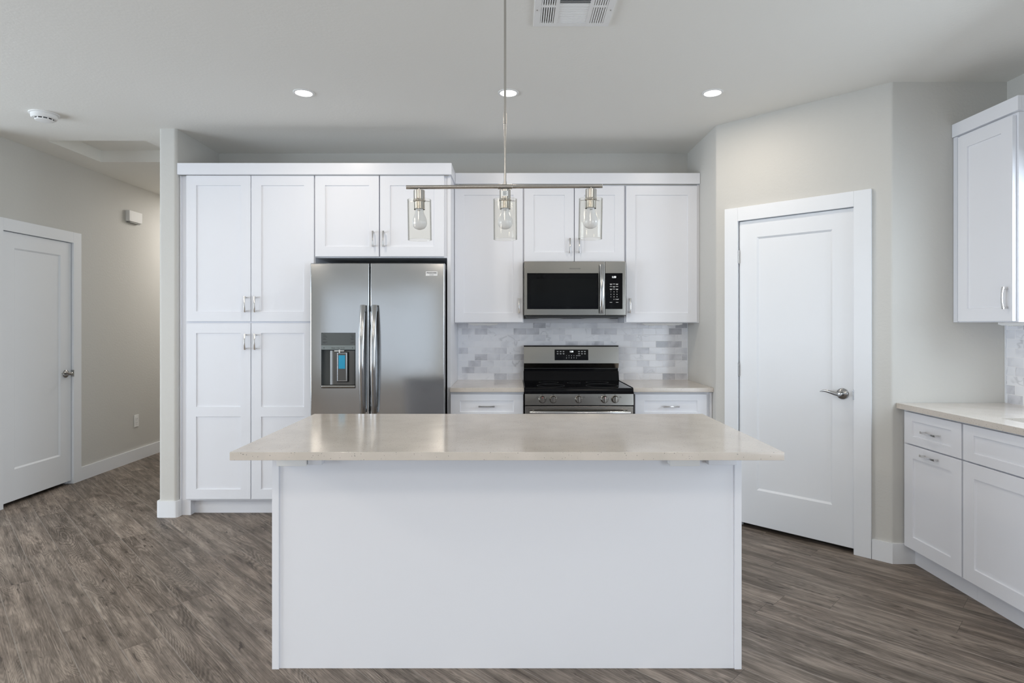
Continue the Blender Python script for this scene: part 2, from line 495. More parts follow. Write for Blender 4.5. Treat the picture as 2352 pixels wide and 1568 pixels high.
# partition end beside the tall cabinet, bullnose corners
pp = arc_round([(-2.495, 8.0), (-2.495, 4.20), (-2.37, 4.20), (-2.37, 8.0)], {1: 0.02, 2: 0.02})
struct(MB().prism(pp, 0, H).build('wall_partition', 'wall', ab=True))
# angled pantry wall with the door opening
t45 = Vector((0.70711, -0.70711)); n45 = Vector((0.70711, 0.70711)); P0 = Vector((1.42, 4.14))
D0 = 0.0707                      # door casing starts here along the wall
c1 = P0 + t45*(D0+0.0765); d1 = c1 + n45*0.12
c2 = P0 + t45*(D0+0.8095); d2 = c2 + n45*0.12
wp = MB()
wp.prism(arc_round([(1.42, 4.81), tuple(P0), tuple(c1), tuple(d1), (1.54, 4.19), (1.54, 4.81)], {1: 0.02}), 0, H)
wp.prism(arc_round([tuple(c2), (2.168, 3.392), (2.823, 3.392), (2.823, 3.512), (2.218, 3.512), tuple(d2)], {1: 0.02}), 0, H)
wp.prism([tuple(c1), tuple(c2), tuple(d2), tuple(d1)], 2.09, H)
struct(wp.build('wall_angled', 'wall', ab=True))
# right wall with the window over the sink
wallbox('wall_right', [(2.823, 2.95, 2.8, 4.81, 0, H), (2.823, 2.95, -0.35, 1.6, 0, H), (2.823, 2.95, -5, -4.05, 0, H), (2.823, 2.95, -4.05, -0.35, 2.13, H),
                       (2.823, 2.95, 1.6, 2.8, 0, 1.07), (2.823, 2.95, 1.6, 2.8, 2.13, H)])
# hallway left wall with the door opening (door casing starts at LY0)
LY0 = 4.290
wallbox('wall_left', [(LX-0.12, LX, 4.10, LY0+0.0765, 0, H), (LX-0.12, LX, LY0+0.8095, 8.0, 0, H),
                      (LX-0.12, LX, LY0+0.0765, LY0+0.8095, 2.09, H)])
wallbox('wall_living', [(-7.12, LX-0.12, 4.10, 4.22, 0, H)])
wallbox('wall_closet', [(-5.2, -5.08, 4.22, 8.0, 0, H)])
wallbox('wall_hall_end', [(-5.2, -2.37, 8.0, 8.12, 0, H)])
wallbox('wall_far_left', [(-7.12, -7.0, 2.35, 2.5, 0, H), (-7.12, -7.0, 3.7, 4.1, 0, H), (-7.12, -7.0, 2.5, 3.7, 0, 0.55), (-7.12, -7.0, 2.5, 3.7, 2.13, H), (-7.12, -7.0, -5, -1.95, 0, H),
                          (-7.12, -7.0, -1.95, 2.35, 2.13, H)])
wallbox('wall_rear', [(-7.12, -4.85, -5.12, -5.0, 0, H), (-0.95, 0.3, -5.12, -5.0, 0, H), (2.3, 2.95, -5.12, -5.0, 0, H),
                      (-4.85, -0.95, -5.12, -5.0, 2.13, H), (-4.85, -0.95, -5.12, -5.0, 0, 0.28), (0.3, 2.3, -5.12, -5.0, 2.1, H), (0.3, 2.3, -5.12, -5.0, 0, 0.5)])
# window and sliding door frames
def frame(name, horiz, a0, a1, z0, z1, pos, mull):
    mb = MB(); f = 0.05
    def bar(p0, p1, q0, q1):
        if horiz: mb.box(p0, p1, pos-0.03, pos+0.03, q0, q1)
        else: mb.box(pos-0.03, pos+0.03, p0, p1, q0, q1)
    bar(a0, a1, z0, z0+f); bar(a0, a1, z1-f, z1); bar(a0, a0+f, z0+f, z1-f); bar(a1-f, a1, z0+f, z1-f)
    for m_ in mull: bar(m_-0.035, m_+0.035, z0+f, z1-f)
    return struct(mb.build(name, 'trim', ab=True))
frame('window_1', True, -4.85, -0.95, 0.28, 2.13, -4.93, (-2.9,))
frame('window_2', True, 0.3, 2.3, 0.5, 2.1, -4.93, (1.3,))
frame('window_3', False, -1.95, 2.35, 0, 2.13, -6.93, (0.2,))
frame('added_window_6', False, 2.5, 3.7, 0.55, 2.13, -6.93, (3.1,))  # unseen opening added for the extra fill from the left
frame('window_4', False, 1.6, 2.8, 1.07, 2.13, 2.87, (2.2,))
frame('added_window_5', False, -4.05, -0.35, 0, 2.13, 2.87, (-2.2,))  # unseen sliding door added for the fill from the right

# baseboards
BH, BT = 0.115, 0.014
def baseboard(name, pts):
    """skirting along an open plan line; pts listed with the room on the right-hand side of travel"""
    mb = MB(); P = [Vector(p) for p in pts]; k = len(P); off = []
    for i in range(k):
        d = []
        if i > 0: d.append((P[i]-P[i-1]).normalized())
        if i < k-1: d.append((P[i+1]-P[i]).normalized())
        ns = [Vector((v.y, -v.x)) for v in d]
        nn = sum(ns, Vector((0, 0))).normalized()
        off.append(P[i] + nn*(BT/max(0.3, nn.dot(ns[0]))))
    mb.prism([tuple(p) for p in P] + [tuple(p) for p in reversed(off)], 0, BH)
    return struct(mb.build(name, 'trim', ab=True, smooth=20))
pb = arc_round([(-2.495, 8.0), (-2.495, 4.20), (-2.37, 4.20), (-2.37, 4.243)], {1: 0.012, 2: 0.012}, 3)
pb = [(-2.495, 8.0)] + pb[1:-1] + [(-2.37, 4.243)]
baseboard('baseboard_partition', [tuple(p) for p in pb])
baseboard('baseboard_left', [(LX, LY0+0.888), (LX, 7.99)])
e0 = P0 + t45*(D0+0.888)
baseboard('baseboard_right', [tuple(e0), (2.168, 3.392), (2.29, 3.392)])

# ------------------------------------------------------------------ doors
def lever_set(parent, x, z, y0=0.0):
    mb = MB()
    rot = Matrix.Translation((x, y0, z)) @ Matrix.Rotation(R(90), 4, 'X')
    mb.lathe([(0, 0.0), (0.0335, 0.0), (0.0335, 0.004), (0.030, 0.009), (0.020, 0.013), (0.014, 0.015), (0.0125, 0.045), (0.013, 0.056), (0.009, 0.060), (0, 0.061)], 32, rot)
    path = []; secs = []
    for i in range(15):
        t = i/14
        path.append((x - 0.006 - 0.105*t, y0 - 0.052 - 0.004*math.sin(math.pi*t), z + 0.001 + 0.0145*(1-math.cos(min(1, t*1.35)*math.pi))/2 - 0.006*max(0, t-0.78)/0.22))
        secs.append((0.0052 - 0.0012*t, 0.0085*(1-t)**0.7 + 0.0035 - 0.0015*max(0, t-0.85)/0.15))
    mb.sweep(path, secs, up=(0, 0, 1), n=14)
    return mb.build('door_handle', 'gunmetal', parent)

def room_door(name, loc, rz):
    d = thing(name, '', '', loc, rz, kind='structure')
    CW, OW, TOP = 0.0915, 0.703, 2.057
    # casing
    cs = MB()
    cs.box(0, CW, -0.018, 0, 0, TOP+CW, 0.0015); cs.box(CW+OW, 2*CW+OW, -0.018, 0, 0, TOP+CW, 0.0015)
    cs.box(CW, CW+OW, -0.018, 0, TOP, TOP+CW, 0.0015)
    cs.build('door_casing', 'trim', d)
    jb = MB()
    jb.box(CW-0.015, CW-0.003, 0, 0.12, 0, TOP+0.006); jb.box(CW+OW+0.003, CW+OW+0.015, 0, 0.12, 0, TOP+0.006)
    jb.box(CW-0.015, CW+OW+0.015, 0, 0.12, TOP+0.006, TOP+0.03)
    jb.box(CW-0.003, CW+0.01, 0.041, 0.055, 0, TOP); jb.box(CW+OW-0.01, CW+OW+0.003, 0.041, 0.055, 0, TOP)
    jb.box(CW+0.01, CW+OW-0.01, 0.041, 0.055, TOP-0.012, TOP+0.006)
    jb.build('door_jamb', 'trim', d)
    lw = OW-0.006; lh = TOP-0.003-0.028
    leaf = shaker(lw, lh, 0.118, 0.115, 0.235, recess=0.009, slope=0.012, thick=0.036, ch=0.002)
    leaf.build('door_leaf', 'trim', d, (CW+0.003, 0.003, 0.028))
    for hz in (0.26, 1.057, 1.816):
        hb = MB(); hb.cyl((CW+0.0005, -0.004, hz-0.045), 0.0062, 0.09, 'z', 12, 0.001)
        for kk in range(1, 5): hb.cyl((CW+0.0005, -0.004, hz-0.045+kk*0.018-0.0006), 0.0066, 0.0012, 'z', 12)
        hb.build('hinge', 'gunmetal', d)
    lever_set(d, CW+0.003+lw-0.062, 0.944, 0.003)
    lp = MB(); lp.box(CW+OW-0.004, CW+OW+0.0015, -0.0195, 0.004, 0.915, 0.973)
    lp.build('latch_plate', 'gunmetal', d)
    return d
pd = P0 + t45*D0 - n45*0.0005
room_door('door_1', (pd.x, pd.y, 0), R(-45))
room_door('door_2', (LX+0.0005, LY0, 0), R(90))

# ------------------------------------------------------------------ cabinets
FR = 0.003     # reveal between fronts
def door_on(cab, x0, x1, z0, z1, handle=None, name='door', **kw):
    d = shaker(x1-x0, z1-z0, **kw).build(name, 'cab', cab, (x0, -0.0215, z0))
    if handle: pull(d, handle[0]-x0, handle[1]-z0, handle[2] if len(handle) > 2 else True)
    return d

# tall pantry cabinet: frame origin at its left front corner on the floor
CF = 4.245
pc = thing('pantry_cabinet', 'tall white four-door pantry cabinet between wall end and refrigerator', 'cabinet', (-2.368, CF, 0))
b = MB(); WP = 0.964
b.box(0, WP, 0, 0.56, 0.105, 2.42, 0.001)
b.box(0.0, 0.075, 0, 0.5, 0, 0.105, 0.001)
b.box(0.075, WP, 0.055, 0.5, 0, 0.105)
b.build('carcass', 'cab', pc)
door_on(pc, 0.054, 0.5105, 1.382, 2.418, (0.481, 1.503))
door_on(pc, 0.5155, 0.961, 1.382, 2.418, (0.551, 1.503))
door_on(pc, 0.054, 0.5105, 0.12, 1.369, (0.481, 1.238), mids=((0.586, 0.655),))
door_on(pc, 0.5155, 0.961, 0.12, 1.369, (0.551, 1.238), mids=((0.586, 0.655),))
# scribe moulding against the wall
MB().box(0.0, 0.012, -0.010, 0, 0.115, 2.42, 0.003).build('scribe_strip', 'cab', pc)

fc = thing('wall_cabinet', 'white two-door cabinet directly above the refrigerator', 'cabinet', (-1.4035, CF, 1.835))
MB().box(0, 0.9405, 0, 0.56, 0, 0.585, 0.001).build('carcass', 'cab', fc)
door_on(fc, 0.005, 0.4575, 0.0075, 0.583, (0.420, 0.130))
door_on(fc, 0.4665, 0.921, 0.0075, 0.583, (0.494, 0.130))

ep = MB().box(-0.4625, -0.437, CF-0.003, 4.808, 0, 2.42, 0.001).build('end_panel', 'cab', ab=True, loc=(-0.45, CF, 0))
tag(ep, 'tall white panel standing on the right side of the refrigerator', 'cabinet panel')

UF = 4.52
uc = thing('wall_cabinet', 'white single-door upper cabinet between refrigerator and microwave', 'cabinet', (-0.4365, UF, 1.372))
MB().box(0, 0.5235, 0, 0.289, 0, 1.048, 0.001).build('carcass', 'cab', uc)
door_on(uc, 0.003, 0.518, 0.005, 1.037, (0.489, 0.130))
mc = thing('wall_cabinet', 'short white two-door cabinet above the microwave', 'cabinet', (0.0875, UF, 1.832))
MB().box(0, 0.7665, 0, 0.289, 0, 0.588, 0.001).build('carcass', 'cab', mc)
door_on(mc, 0.0055, 0.381, 0.005, 0.577, (0.349, 0.122))
door_on(mc, 0.3875, 0.7605, 0.005, 0.577, (0.419, 0.122))
rc = thing('wall_cabinet', 'white single-door upper cabinet right of the microwave by the angled wall', 'cabinet', (0.8545, UF, 1.372))
MB().box(0, 0.5645, 0, 0.289, 0, 1.048, 0.001).build('carcass', 'cab', rc)
door_on(rc, 0.009, 0.546, 0.005, 1.037, (0.036, 0.130))
MB().box(0.549, 0.5645, -0.012, 0, 0.0, 1.048, 0.002).build('scribe_strip', 'cab', rc)

def crown(boxes, origin):
    mb = MB()
    for b_ in boxes: mb.box(*b_, 0.0015)
    return mb.build('crown_molding', 'cab', ab=True, loc=origin)
ZC0, ZC1 = 2.421, 2.502
tag(crown([(-2.368, -0.428, 4.205, 4.225, ZC0, ZC1), (-0.448, -0.428, 4.225, 4.462, ZC0, ZC1), (-0.448, -0.428, 4.462, 4.806, ZC0, ZC1)], (-1.4, 4.21, ZC0)),
    'long flat white crown board over pantry and refrigerator cabinets', 'molding')
tag(crown([(-0.4265, 1.4175, 4.483, 4.503, ZC0, ZC1)], (0.5, 4.49, ZC0)),
    'flat white crown board over the cabinets either side of the microwave', 'molding')

# base cabinets on the back wall
BF = 4.226
for (bx, wdt, lab, dx0, dx1, hx) in ((-0.4365, 0.5195, 'white base cabinet under counter between refrigerator and range', 0.0, 0.5155, 0.2575),
                                     (0.866, 0.552, 'white base cabinet under counter right of the range', 0.002, 0.512, 0.255)):
    bc = thing('base_cabinet', lab, 'cabinet', (bx, BF, 0))
    q = MB(); q.box(0, wdt, 0, 0.575, 0.105, 0.882, 0.001); q.box(0.002, wdt-0.002, 0.07, 0.5, 0, 0.105)
    q.build('carcass', 'cab', bc)
    door_on(bc, dx0+0.002, dx1, 0.697, 0.867, (hx, 0.783, False), name='drawer', rail=0.067, rt=0.045, rb=0.045)
    door_on(bc, dx0+0.002, dx1, 0.115, 0.690, (dx1-0.04 if bx < 0 else 0.04, 0.60))
    if bx > 0: MB().box(0.534, 0.552, -0.01, 0, 0, 0.88, 0.002).build('scribe_strip', 'cab', bc)

CT = 0.914
lc = MB().box(-0.4365, 0.0855, 4.184, 4.7995, 0.884, CT, 0.002).build('countertop', 'quartz', ab=True, loc=(-0.18, 4.5, 0.884))
tag(lc, 'pale quartz counter between refrigerator panel and range', 'countertop')
lc = MB().box(0.8495, 1.419, 4.184, 4.7995, 0.884, CT, 0.002).build('countertop', 'quartz', ab=True, loc=(1.14, 4.5, 0.884))
tag(lc, 'pale quartz counter right of the range against side wall', 'countertop')

bs = MB(); bs.box(-0.4365, 1.4195, 4.8, 4.8095, 0.905, 1.372)
o = tag(bs.build('tile_backsplash', 'marble_back', ab=True, loc=(0, 4.8, 0.914)), 'grey marble subway tile backsplash behind the range', 'backsplash')
MB().box(-0.4365, -0.4305, 4.797, 4.80, CT, 1.372).build('edge_trim', 'trim', o, ab=True)
MB().box(1.4135, 1.4195, 4.797, 4.80, CT, 1.372).build('edge_trim', 'trim', o, ab=True)
struct(MB().box(0.088, 0.853, 4.780, 4.8095, 1.3725, 1.406, 0.001).build('trim_2', 'cab', ab=True, loc=(0.47, 4.79, 1.372)))

# right wall: local x runs from the corner towards the room, local +y into the wall
RW = R(-90)
ru = thing('wall_cabinet', 'white single-door upper cabinet on the right wall beside the window', 'cabinet', (2.527, 3.390, 1.372), RW)
MB().box(0, 0.424, 0, 0.294, 0, 1.05, 0.001).build('carcass', 'cab', ru)
door_on(ru, 0.046, 0.412, 0.005, 1.037, (0.383, 0.122))
MB().box(0.0, 0.030, -0.012, 0, 0, 1.05, 0.002).build('scribe_strip', 'cab', ru)
cr = MB(); cr.box(2.507, 2.527, 2.947, 3.390, ZC0+0.002, 2.497, 0.0015); cr.box(2.527, 2.822, 2.947, 2.967, ZC0+0.002, 2.497, 0.0015)
tag(cr.build('crown_molding', 'cab', ab=True, loc=(2.51, 3.1, ZC0)), 'white crown board wrapping the right wall cabinet', 'molding')

rb_ = thing('base_cabinet', 'white base cabinet with two pulls at the corner of the right wall', 'cabinet', (2.235, 3.390, 0), RW)
q = MB(); q.box(0, 0.464, 0, 0.586, 0.105, 0.882, 0.001); q.box(0, 0.464, 0.055, 0.58, 0, 0.105)
q.build('carcass', 'cab', rb_)
door_on(rb_, 0.034, 0.459, 0.697, 0.872, (0.255, 0.781, False), name='drawer', rail=0.067, rt=0.045, rb=0.045)
door_on(rb_, 0.034, 0.459, 0.115, 0.690, (0.250, 0.655, False))
sb = thing('sink_base_cabinet', 'wide white cabinet under the sink on the right wall', 'cabinet', (2.235, 2.9255, 0), RW)
q = MB()
q.box(0, 0.018, 0, 0.586, 0.105, 0.882, 0.001); q.box(0.896, 0.914, 0, 0.586, 0.105, 0.882, 0.001)
q.box(0.018, 0.896, 0, 0.018, 0.105, 0.882); q.box(0.018, 0.896, 0.568, 0.586, 0.105, 0.882); q.box(0.018, 0.896, 0.018, 0.568, 0.105, 0.123)
q.box(0, 0.914, 0.055, 0.58, 0, 0.105)
q.build('carcass', 'cab', sb)
door_on(sb, 0.006, 0.908, 0.697, 0.872, None, name='drawer_front', rail=0.067, rt=0.045, rb=0.045)
door_on(sb, 0.006, 0.4545, 0.115, 0.690, (0.425, 0.60))
door_on(sb, 0.4595, 0.908, 0.115, 0.690, (0.489, 0.60))
nb = thing('base_cabinet', 'white base cabinet nearest the camera on the right wall', 'cabinet', (2.235, 2.0105, 0), RW)
q = MB(); q.box(0, 0.6, 0, 0.586, 0.105, 0.882, 0.001); q.box(0, 0.6, 0.055, 0.58, 0, 0.105); q.build('carcass', 'cab', nb)
door_on(nb, 0.005, 0.595, 0.697, 0.872, (0.3, 0.787, False), name='drawer', rail=0.067, rt=0.045, rb=0.045)
door_on(nb, 0.005, 0.595, 0.115, 0.690, (0.555, 0.60))

SX0, SX1, SY0, SY1 = 2.326, 2.70, 2.06, 2.834
q = MB()
q.box(2.191, SX0, 1.40, 3.390, 0.884, CT); q.box(SX1, 2.821, 1.40, 3.390, 0.884, CT)
q.box(SX0, SX1, 1.40, SY0, 0.884, CT); q.box(SX0, SX1, SY1, 3.390, 0.884, CT)
bmesh.ops.remove_doubles(q.bm, verts=q.bm.verts[:], dist=1e-5)
tag(q.build('countertop', 'quartz', ab=True, loc=(2.5, 2.4, 0.884)), 'pale quartz counter along the right wall with sink cutout', 'countertop')
sk = thing('sink', 'stainless undermount sink set in the right wall counter', 'sink', ((SX0+SX1)/2, (SY0+SY1)/2, 0.70))
q = MB(); t_ = 0.004
q.box(SX0-0.004, SX0, SY0-0.004, SY1+0.004, 0.70, 0.883); q.box(SX1, SX1+0.004, SY0-0.004, SY1+0.004, 0.70, 0.883)
q.box(SX0, SX1, SY0-0.004, SY0, 0.70, 0.883); q.box(SX0, SX1, SY1, SY1+0.004, 0.70, 0.883)
q.box(SX0, SX1, SY0, SY1, 0.70, 0.704)
q.build('basin', 'steelwarm', sk, ab=True)
MB().lathe([(0, 0), (0.045, 0), (0.045, 0.002), (0.03, 0.003), (0.028, 0.001), (0, 0.001)], 24, Matrix.Translation((2.51, 2.45, 0.704))).build('drain', 'chrome', sk, ab=True)
q = MB(); q.box(2.813, 2.8225, 1.40, 3.391, 0.914, 1.07); q.box(2.813, 2.8225, 2.84, 3.391, 1.07, 1.372)
o = tag(q.build('tile_backsplash', 'marble_side', ab=True, loc=(2.813, 3.0, 0.914)), 'grey marble subway tile on the right wall above the sink counter', 'backsplash')
MB().box(2.808, 2.813, 3.384, 3.391, CT, 1.372).build('edge_trim', 'trim', o, ab=True)

# under-cabinet outlet strips
def strip(x0, x1, y, lab):
    d = thing('under_cabinet_outlet', lab, 'outlet', ((x0+x1)/2, y, 1.3705))
    L = x1-x0; q = MB()
    q.prism([(-L/2, 0), (L/2, 0), (L/2, -0.010), (L/2-0.03, -0.016), (-L/2+0.03, -0.016), (-L/2, -0.010)], -0.03, 0.03, 'y')
    q.build('housing', 'plastic', d)
    for k in (-0.26, 0.22):
        MB().box(k*L-0.017, k*L+0.017, -0.022, 0.018, -0.0195, -0.0155, 0.001).build('receptacle', 'plastic', d)
        q = MB(); q.box(k*L-0.008, k*L-0.005, -0.0225, 0.004, -0.0197, -0.0188); q.box(k*L+0.005, k*L+0.008, -0.0225, 0.004, -0.0197, -0.0188)
        q.build('slots', 'black', d)
    return d
strip(-0.335, -0.112, 4.62, 'white outlet strip under the cabinet between refrigerator and microwave')
strip(1.012, 1.315, 4.62, 'white outlet strip under the cabinet right of the microwave')
o = strip(-0.2, 0.1, 0, 'white outlet strip under the right wall cabinet')
o.location = (2.735, 3.16, 1.3705); o.rotation_euler = (0, 0, RW)

# ------------------------------------------------------------------ island
IX0, IX1, IY = -0.947, 0.906, 2.350
isl = thing('island_cabinet', 'white kitchen island base with plain back panel', 'kitchen island', ((IX0+IX1)/2, 2.65, 0))
MB().box(IX0+0.0275, IX1-0.0275, IY+0.004, 2.93, 0.0, 0.882).build('back_panel', 'cab', isl, ab=True)
for a, b_ in ((IX0, IX0+0.027), (IX1-0.027, IX1)):
    MB().box(a, b_, IY-0.004, 2.93, 0, 0.882, 0.001).build('end_panel', 'cab', isl, ab=True)
for a, b_ in ((IX0+0.150, IX0+0.205), (IX1-0.139, IX1-0.028)):
    MB().box(a, b_, IY-0.03, IY+0.0035, 0.812, 0.882, 0.002).build('support_block', 'cab', isl, ab=True)
for i in range(4):
    x0 = IX0+0.03+i*0.4485
    dd = shaker(0.442, 0.575).build('door', 'cab', isl, (0, 0, 0))
    dd.rotation_euler = (0, 0, R(180)); dd.location = (x0+0.444-(IX0+IX1)/2, 2.952-2.65, 0.115)
    dd = shaker(0.442, 0.170, rt=0.045, rb=0.045).build('drawer', 'cab', isl, (0, 0, 0))
    dd.rotation_euler = (0, 0, R(180)); dd.location = (x0+0.444-(IX0+IX1)/2, 2.952-2.65, 0.697)
    pull(dd, 0.221, 0.085, False)
tag(MB().box(-0.988, 0.953, 2.079, 2.972, 0.885, CT, 0.002).build('island_countertop', 'quartz', ab=True, loc=(0, 2.5, 0.885)),
    'large pale quartz top on the kitchen island', 'countertop')
def island_outlet(x0, lab):
    w = 0.114; y0 = IY-0.042
    d = thing('outlet_box', lab, 'outlet', (x0+w/2, IY+0.003, 0.812))
    q = MB(); q.box(x0, x0+w, y0+0.006, IY+0.0035, 0.812, 0.8845, 0.003); q.build('box', 'plastic', d, ab=True)
    q = MB(); q.box(x0-0.001, x0+w+0.001, y0, y0+0.006, 0.810, 0.8845, 0.002); q.build('cover_plate', 'plastic', d, ab=True)
    for k in (0.035, 0.079):
        q = MB(); q.lathe([(0, 0), (0.0175, 0), (0.0175, 0.0025), (0.0165, 0.003), (0, 0.003)], 24, Matrix.Translation((x0+k, y0, 0.850)) @ Matrix.Rotation(R(90), 4, 'X'))
        q.build('receptacle', 'plastic', d, ab=True)
        q = MB(); q.box(x0+k-0.007, x0+k+0.001, y0-0.0034, y0-0.0029, 0.855, 0.857); q.box(x0+k-0.007, x0+k+0.001, y0-0.0034, y0-0.0029, 0.843, 0.845)
        q.build('slots', 'black', d, ab=True)
    return d
island_outlet(-0.914, 'white outlet box under the left end of the island top')
island_outlet(0.6145, 'white outlet box under the right end of the island top')

# ------------------------------------------------------------------ refrigerator
fr = thing('refrigerator', 'stainless side-by-side refrigerator with ice and water dispenser', 'refrigerator', (-0.93, 4.45, 0))
FX0, FX1 = -1.3925, -0.467
q = MB(); q.box(FX0+0.012, FX1-0.010, 4.175, 4.78, 0.03, 1.765, 0.004)
q.box(FX0+0.03, FX1-0.03, 4.20, 4.74, 0, 0.03)
q.build('body', 'greydark', fr, ab=True)
def fridge_door(x0, x1, hole=None):
    z0, z1 = 0.055, 1.783; yb, yf, bow, rr = 4.172, 4.106, 0.006, 0.006
    cx = (x0+x1)/2; hw = (x1-x0)/2
    xs = [x0+rr*(1-math.cos(R(a))) for a in (0, 20, 40, 60, 80)] + [x0+rr+(x1-x0-2*rr)*i/18 for i in range(19)] + [x1-rr*(1-math.cos(R(a))) for a in (80, 60, 40, 20, 0)]
    if hole: xs += [hole[0], hole[1]]
    xs = sorted(set(round(x, 6) for x in xs))
    def Y(x):
        y = yf - bow*(1-((x-cx)/hw)**2)
        for e, sg in ((x0, 1), (x1, -1)):
            d = (x-e)*sg
            if d < rr: y += rr-math.sqrt(max(0, rr*rr-(rr-d)**2))
        return y
    c = 0.005
    zs = [z0+c] + ([hole[2], hole[3]] if hole else []) + [z1-c]
    tb = bmesh.new()
    def qd(*p): tb.faces.new([tb.verts.new(v) for v in p])
    for i in range(len(xs)-1):
        a, b2 = xs[i], xs[i+1]
        for j in range(len(zs)-1):
            if hole and j == 1 and a >= hole[0]-1e-6 and b2 <= hole[1]+1e-6: continue
            qd((a, Y(a), zs[j]), (b2, Y(b2), zs[j]), (b2, Y(b2), zs[j+1]), (a, Y(a), zs[j+1]))
        for zz, ze in ((z0+c, z0), (z1-c, z1)):
            qd((a, Y(a), zz), (b2, Y(b2), zz), (b2, Y(b2)+c, ze), (a, Y(a)+c, ze))
            qd((a, Y(a)+c, ze), (b2, Y(b2)+c, ze), (b2, yb, ze), (a, yb, ze))
        qd((a, yb, z0), (b2, yb, z0), (b2, yb, z1), (a, yb, z1))
    for e in (x0, x1):
        qd((e, Y(e), z0+c), (e, Y(e), z1-c), (e, Y(e)+c, z1), (e, yb, z1), (e, yb, z0), (e, Y(e)+c, z0))
    if hole:
        h0, h1, a0, a1 = hole
        for p_, q_ in (((h0, a0), (h1, a0)), ((h1, a0), (h1, a1)), ((h1, a1), (h0, a1)), ((h0, a1), (h0, a0))):
            qd((p_[0], Y(p_[0]), p_[1]), (q_[0], Y(q_[0]), q_[1]), (q_[0], Y(q_[0])+0.012, q_[1]), (p_[0], Y(p_[0])+0.012, p_[1]))
    bmesh.ops.remove_doubles(tb, verts=tb.verts[:], dist=0.00004)
    bmesh.ops.recalc_face_normals(tb, faces=tb.faces[:])
    mb = MB(); mb.merge(tb); return mb, Y
GAPX = -0.982
HX0_, HX1_, HZ0, HZ1 = -1.316, -1.079, 0.921, 1.303
ld, Yl = fridge_door(FX0, GAPX-0.004, (HX0_, HX1_, HZ0, HZ1))
ldo = ld.build('door', 'steel', fr, ab=True)
rd, Yr = fridge_door(GAPX+0.004, FX1)
rdo = rd.build('door', 'steel', fr, ab=True)
def fridge_handle(par, x, Yf):
    q = MB(); N = 26; path = []; secs = []
    for i in range(N+1):
        t = i/N; z = 0.752+0.74*t
        s_ = math.sin(math.pi*t)**0.75 if 0 < t < 1 else 0
        path.append((x, Yf-0.026-0.046*s_, z)); secs.append((0.0185, 0.010))
    q.sweep(path, secs, up=(0, -1, 0), n=20)
    for z in (0.775, 1.468): q.box(x-0.012, x+0.012, Yf-0.030, Yf+0.0035, z-0.018, z+0.018, 0.003)
    q.build('handle', 'steel', par, ab=True)
fridge_handle(ldo, -1.022, Yl(-1.022)); fridge_handle(rdo, -0.943, Yr(-0.943))
for sx in (FX0+0.05, FX1-0.05):
    MB().box(sx-0.03, sx+0.03, 4.16, 4.25, 1.766, 1.782, 0.003).build('hinge_cover', 'greydark', fr, ab=True)
# dispenser, inside the left door
dy = Yl(-1.2)
ds = MB()
ds.box(HX0_+0.002, HX1_-0.002, dy+0.001, dy+0.0465, 1.218, HZ1-0.002, 0.001)
dso = ds.build('dispenser_display', 'greydark', ldo, ab=True)
for sd_ in (0, 1):
    q = MB()
    for k, zz in enumerate((1.288, 1.280, 1.272, 1.262, 1.256, 1.238, 1.232)):
        if sd_ == 0: q.box(HX0_+0.012, HX0_+0.03+0.006*(k % 3), dy+0.0002, dy+0.0009, zz, zz+0.0025)
        else: q.box(HX1_-0.034+0.004*(k % 3), HX1_-0.012, dy+0.0002, dy+0.0009, zz-0.001, zz+0.0015)
    q.build('display_print', 'markdark', dso, ab=True)
q = MB(); q.box(HX0_+0.002, HX1_-0.002, dy-0.001, dy+0.044, 1.186, 1.2175, 0.002)
bo = q.build('button_band', 'greymid', ldo, ab=True)
for tx, xx in (('Water', -1.231), ('Cube', -1.199), ('Crush', -1.167)):
    MB().text(tx, xx, dy-0.0013, 1.198, 0.011).build('button_text', 'markdark', bo, ab=True)
pieces('button_mark', 'markdark', bo, [(-1.298, -1.294, dy-0.0015, dy-0.0008, 1.195, 1.203), (-1.101, -1.097, dy-0.0015, dy-0.0008, 1.195, 1.203)])
# cavity liner
q = MB(); x0, x1 = HX0_, HX1_; yb_ = dy+0.048
q.box(x0-0.004, x0+0.001, dy+0.011, yb_+0.003, 0.921, 1.19); q.box(x1-0.001, x1+0.004, dy+0.011, yb_+0.003, 0.921, 1.19)
q.box(x0, x1, yb_, yb_+0.003, 0.921, 1.19)
q.build('dispenser_cavity', 'greydark', ldo, ab=True)
q = MB(); pts = [(-1.262+0.172*i/12, dy+0.030-0.006*min(1, 3*math.sin(math.pi*i/12))) for i in range(13)]
q.prism(pts + [(-1.090, yb_-0.001), (-1.262, yb_-0.001)], 0.943, 1.178)
q.build('dispenser_column', 'dispenser', ldo, ab=True)
q = MB(); q.box(-1.212, -1.132, dy+0.0065, dy+0.0175, 0.962, 1.170, 0.005); q.build('paddle_surround', 'black', ldo, ab=True)
q = MB(); q.box(-1.206, -1.138, dy+0.0035, dy+0.0068, 0.968, 1.166, 0.0016); q.build('paddle_frame', 'steel', ldo, ab=True)
q = MB(); q.box(-1.202, -1.146, dy+0.0012, dy+0.0036, 0.973, 1.162, 0.001); po = q.build('paddle', 'dispenser', ldo, ab=True)
q = MB(); q.box(-1.196, -1.151, dy+0.0004, dy+0.0012, 1.055, 1.148); q.build('protective_film', 'film', po, ab=True)
q = MB(); q.box(x0+0.002, x1-0.002, dy-0.002, dy+0.046, 0.9225, 0.9405, 0.004); q.build('drip_tray', 'steelwarm', ldo, ab=True)
q = MB(); q.cyl((-1.19, dy+0.003, 1.165), 0.004, 0.02, 'z', 12); q.box(-1.226, -1.158, dy+0.001, dy+0.010, 1.175, 1.181, 0.001); q.build('spout', 'plastic', ldo, ab=True)
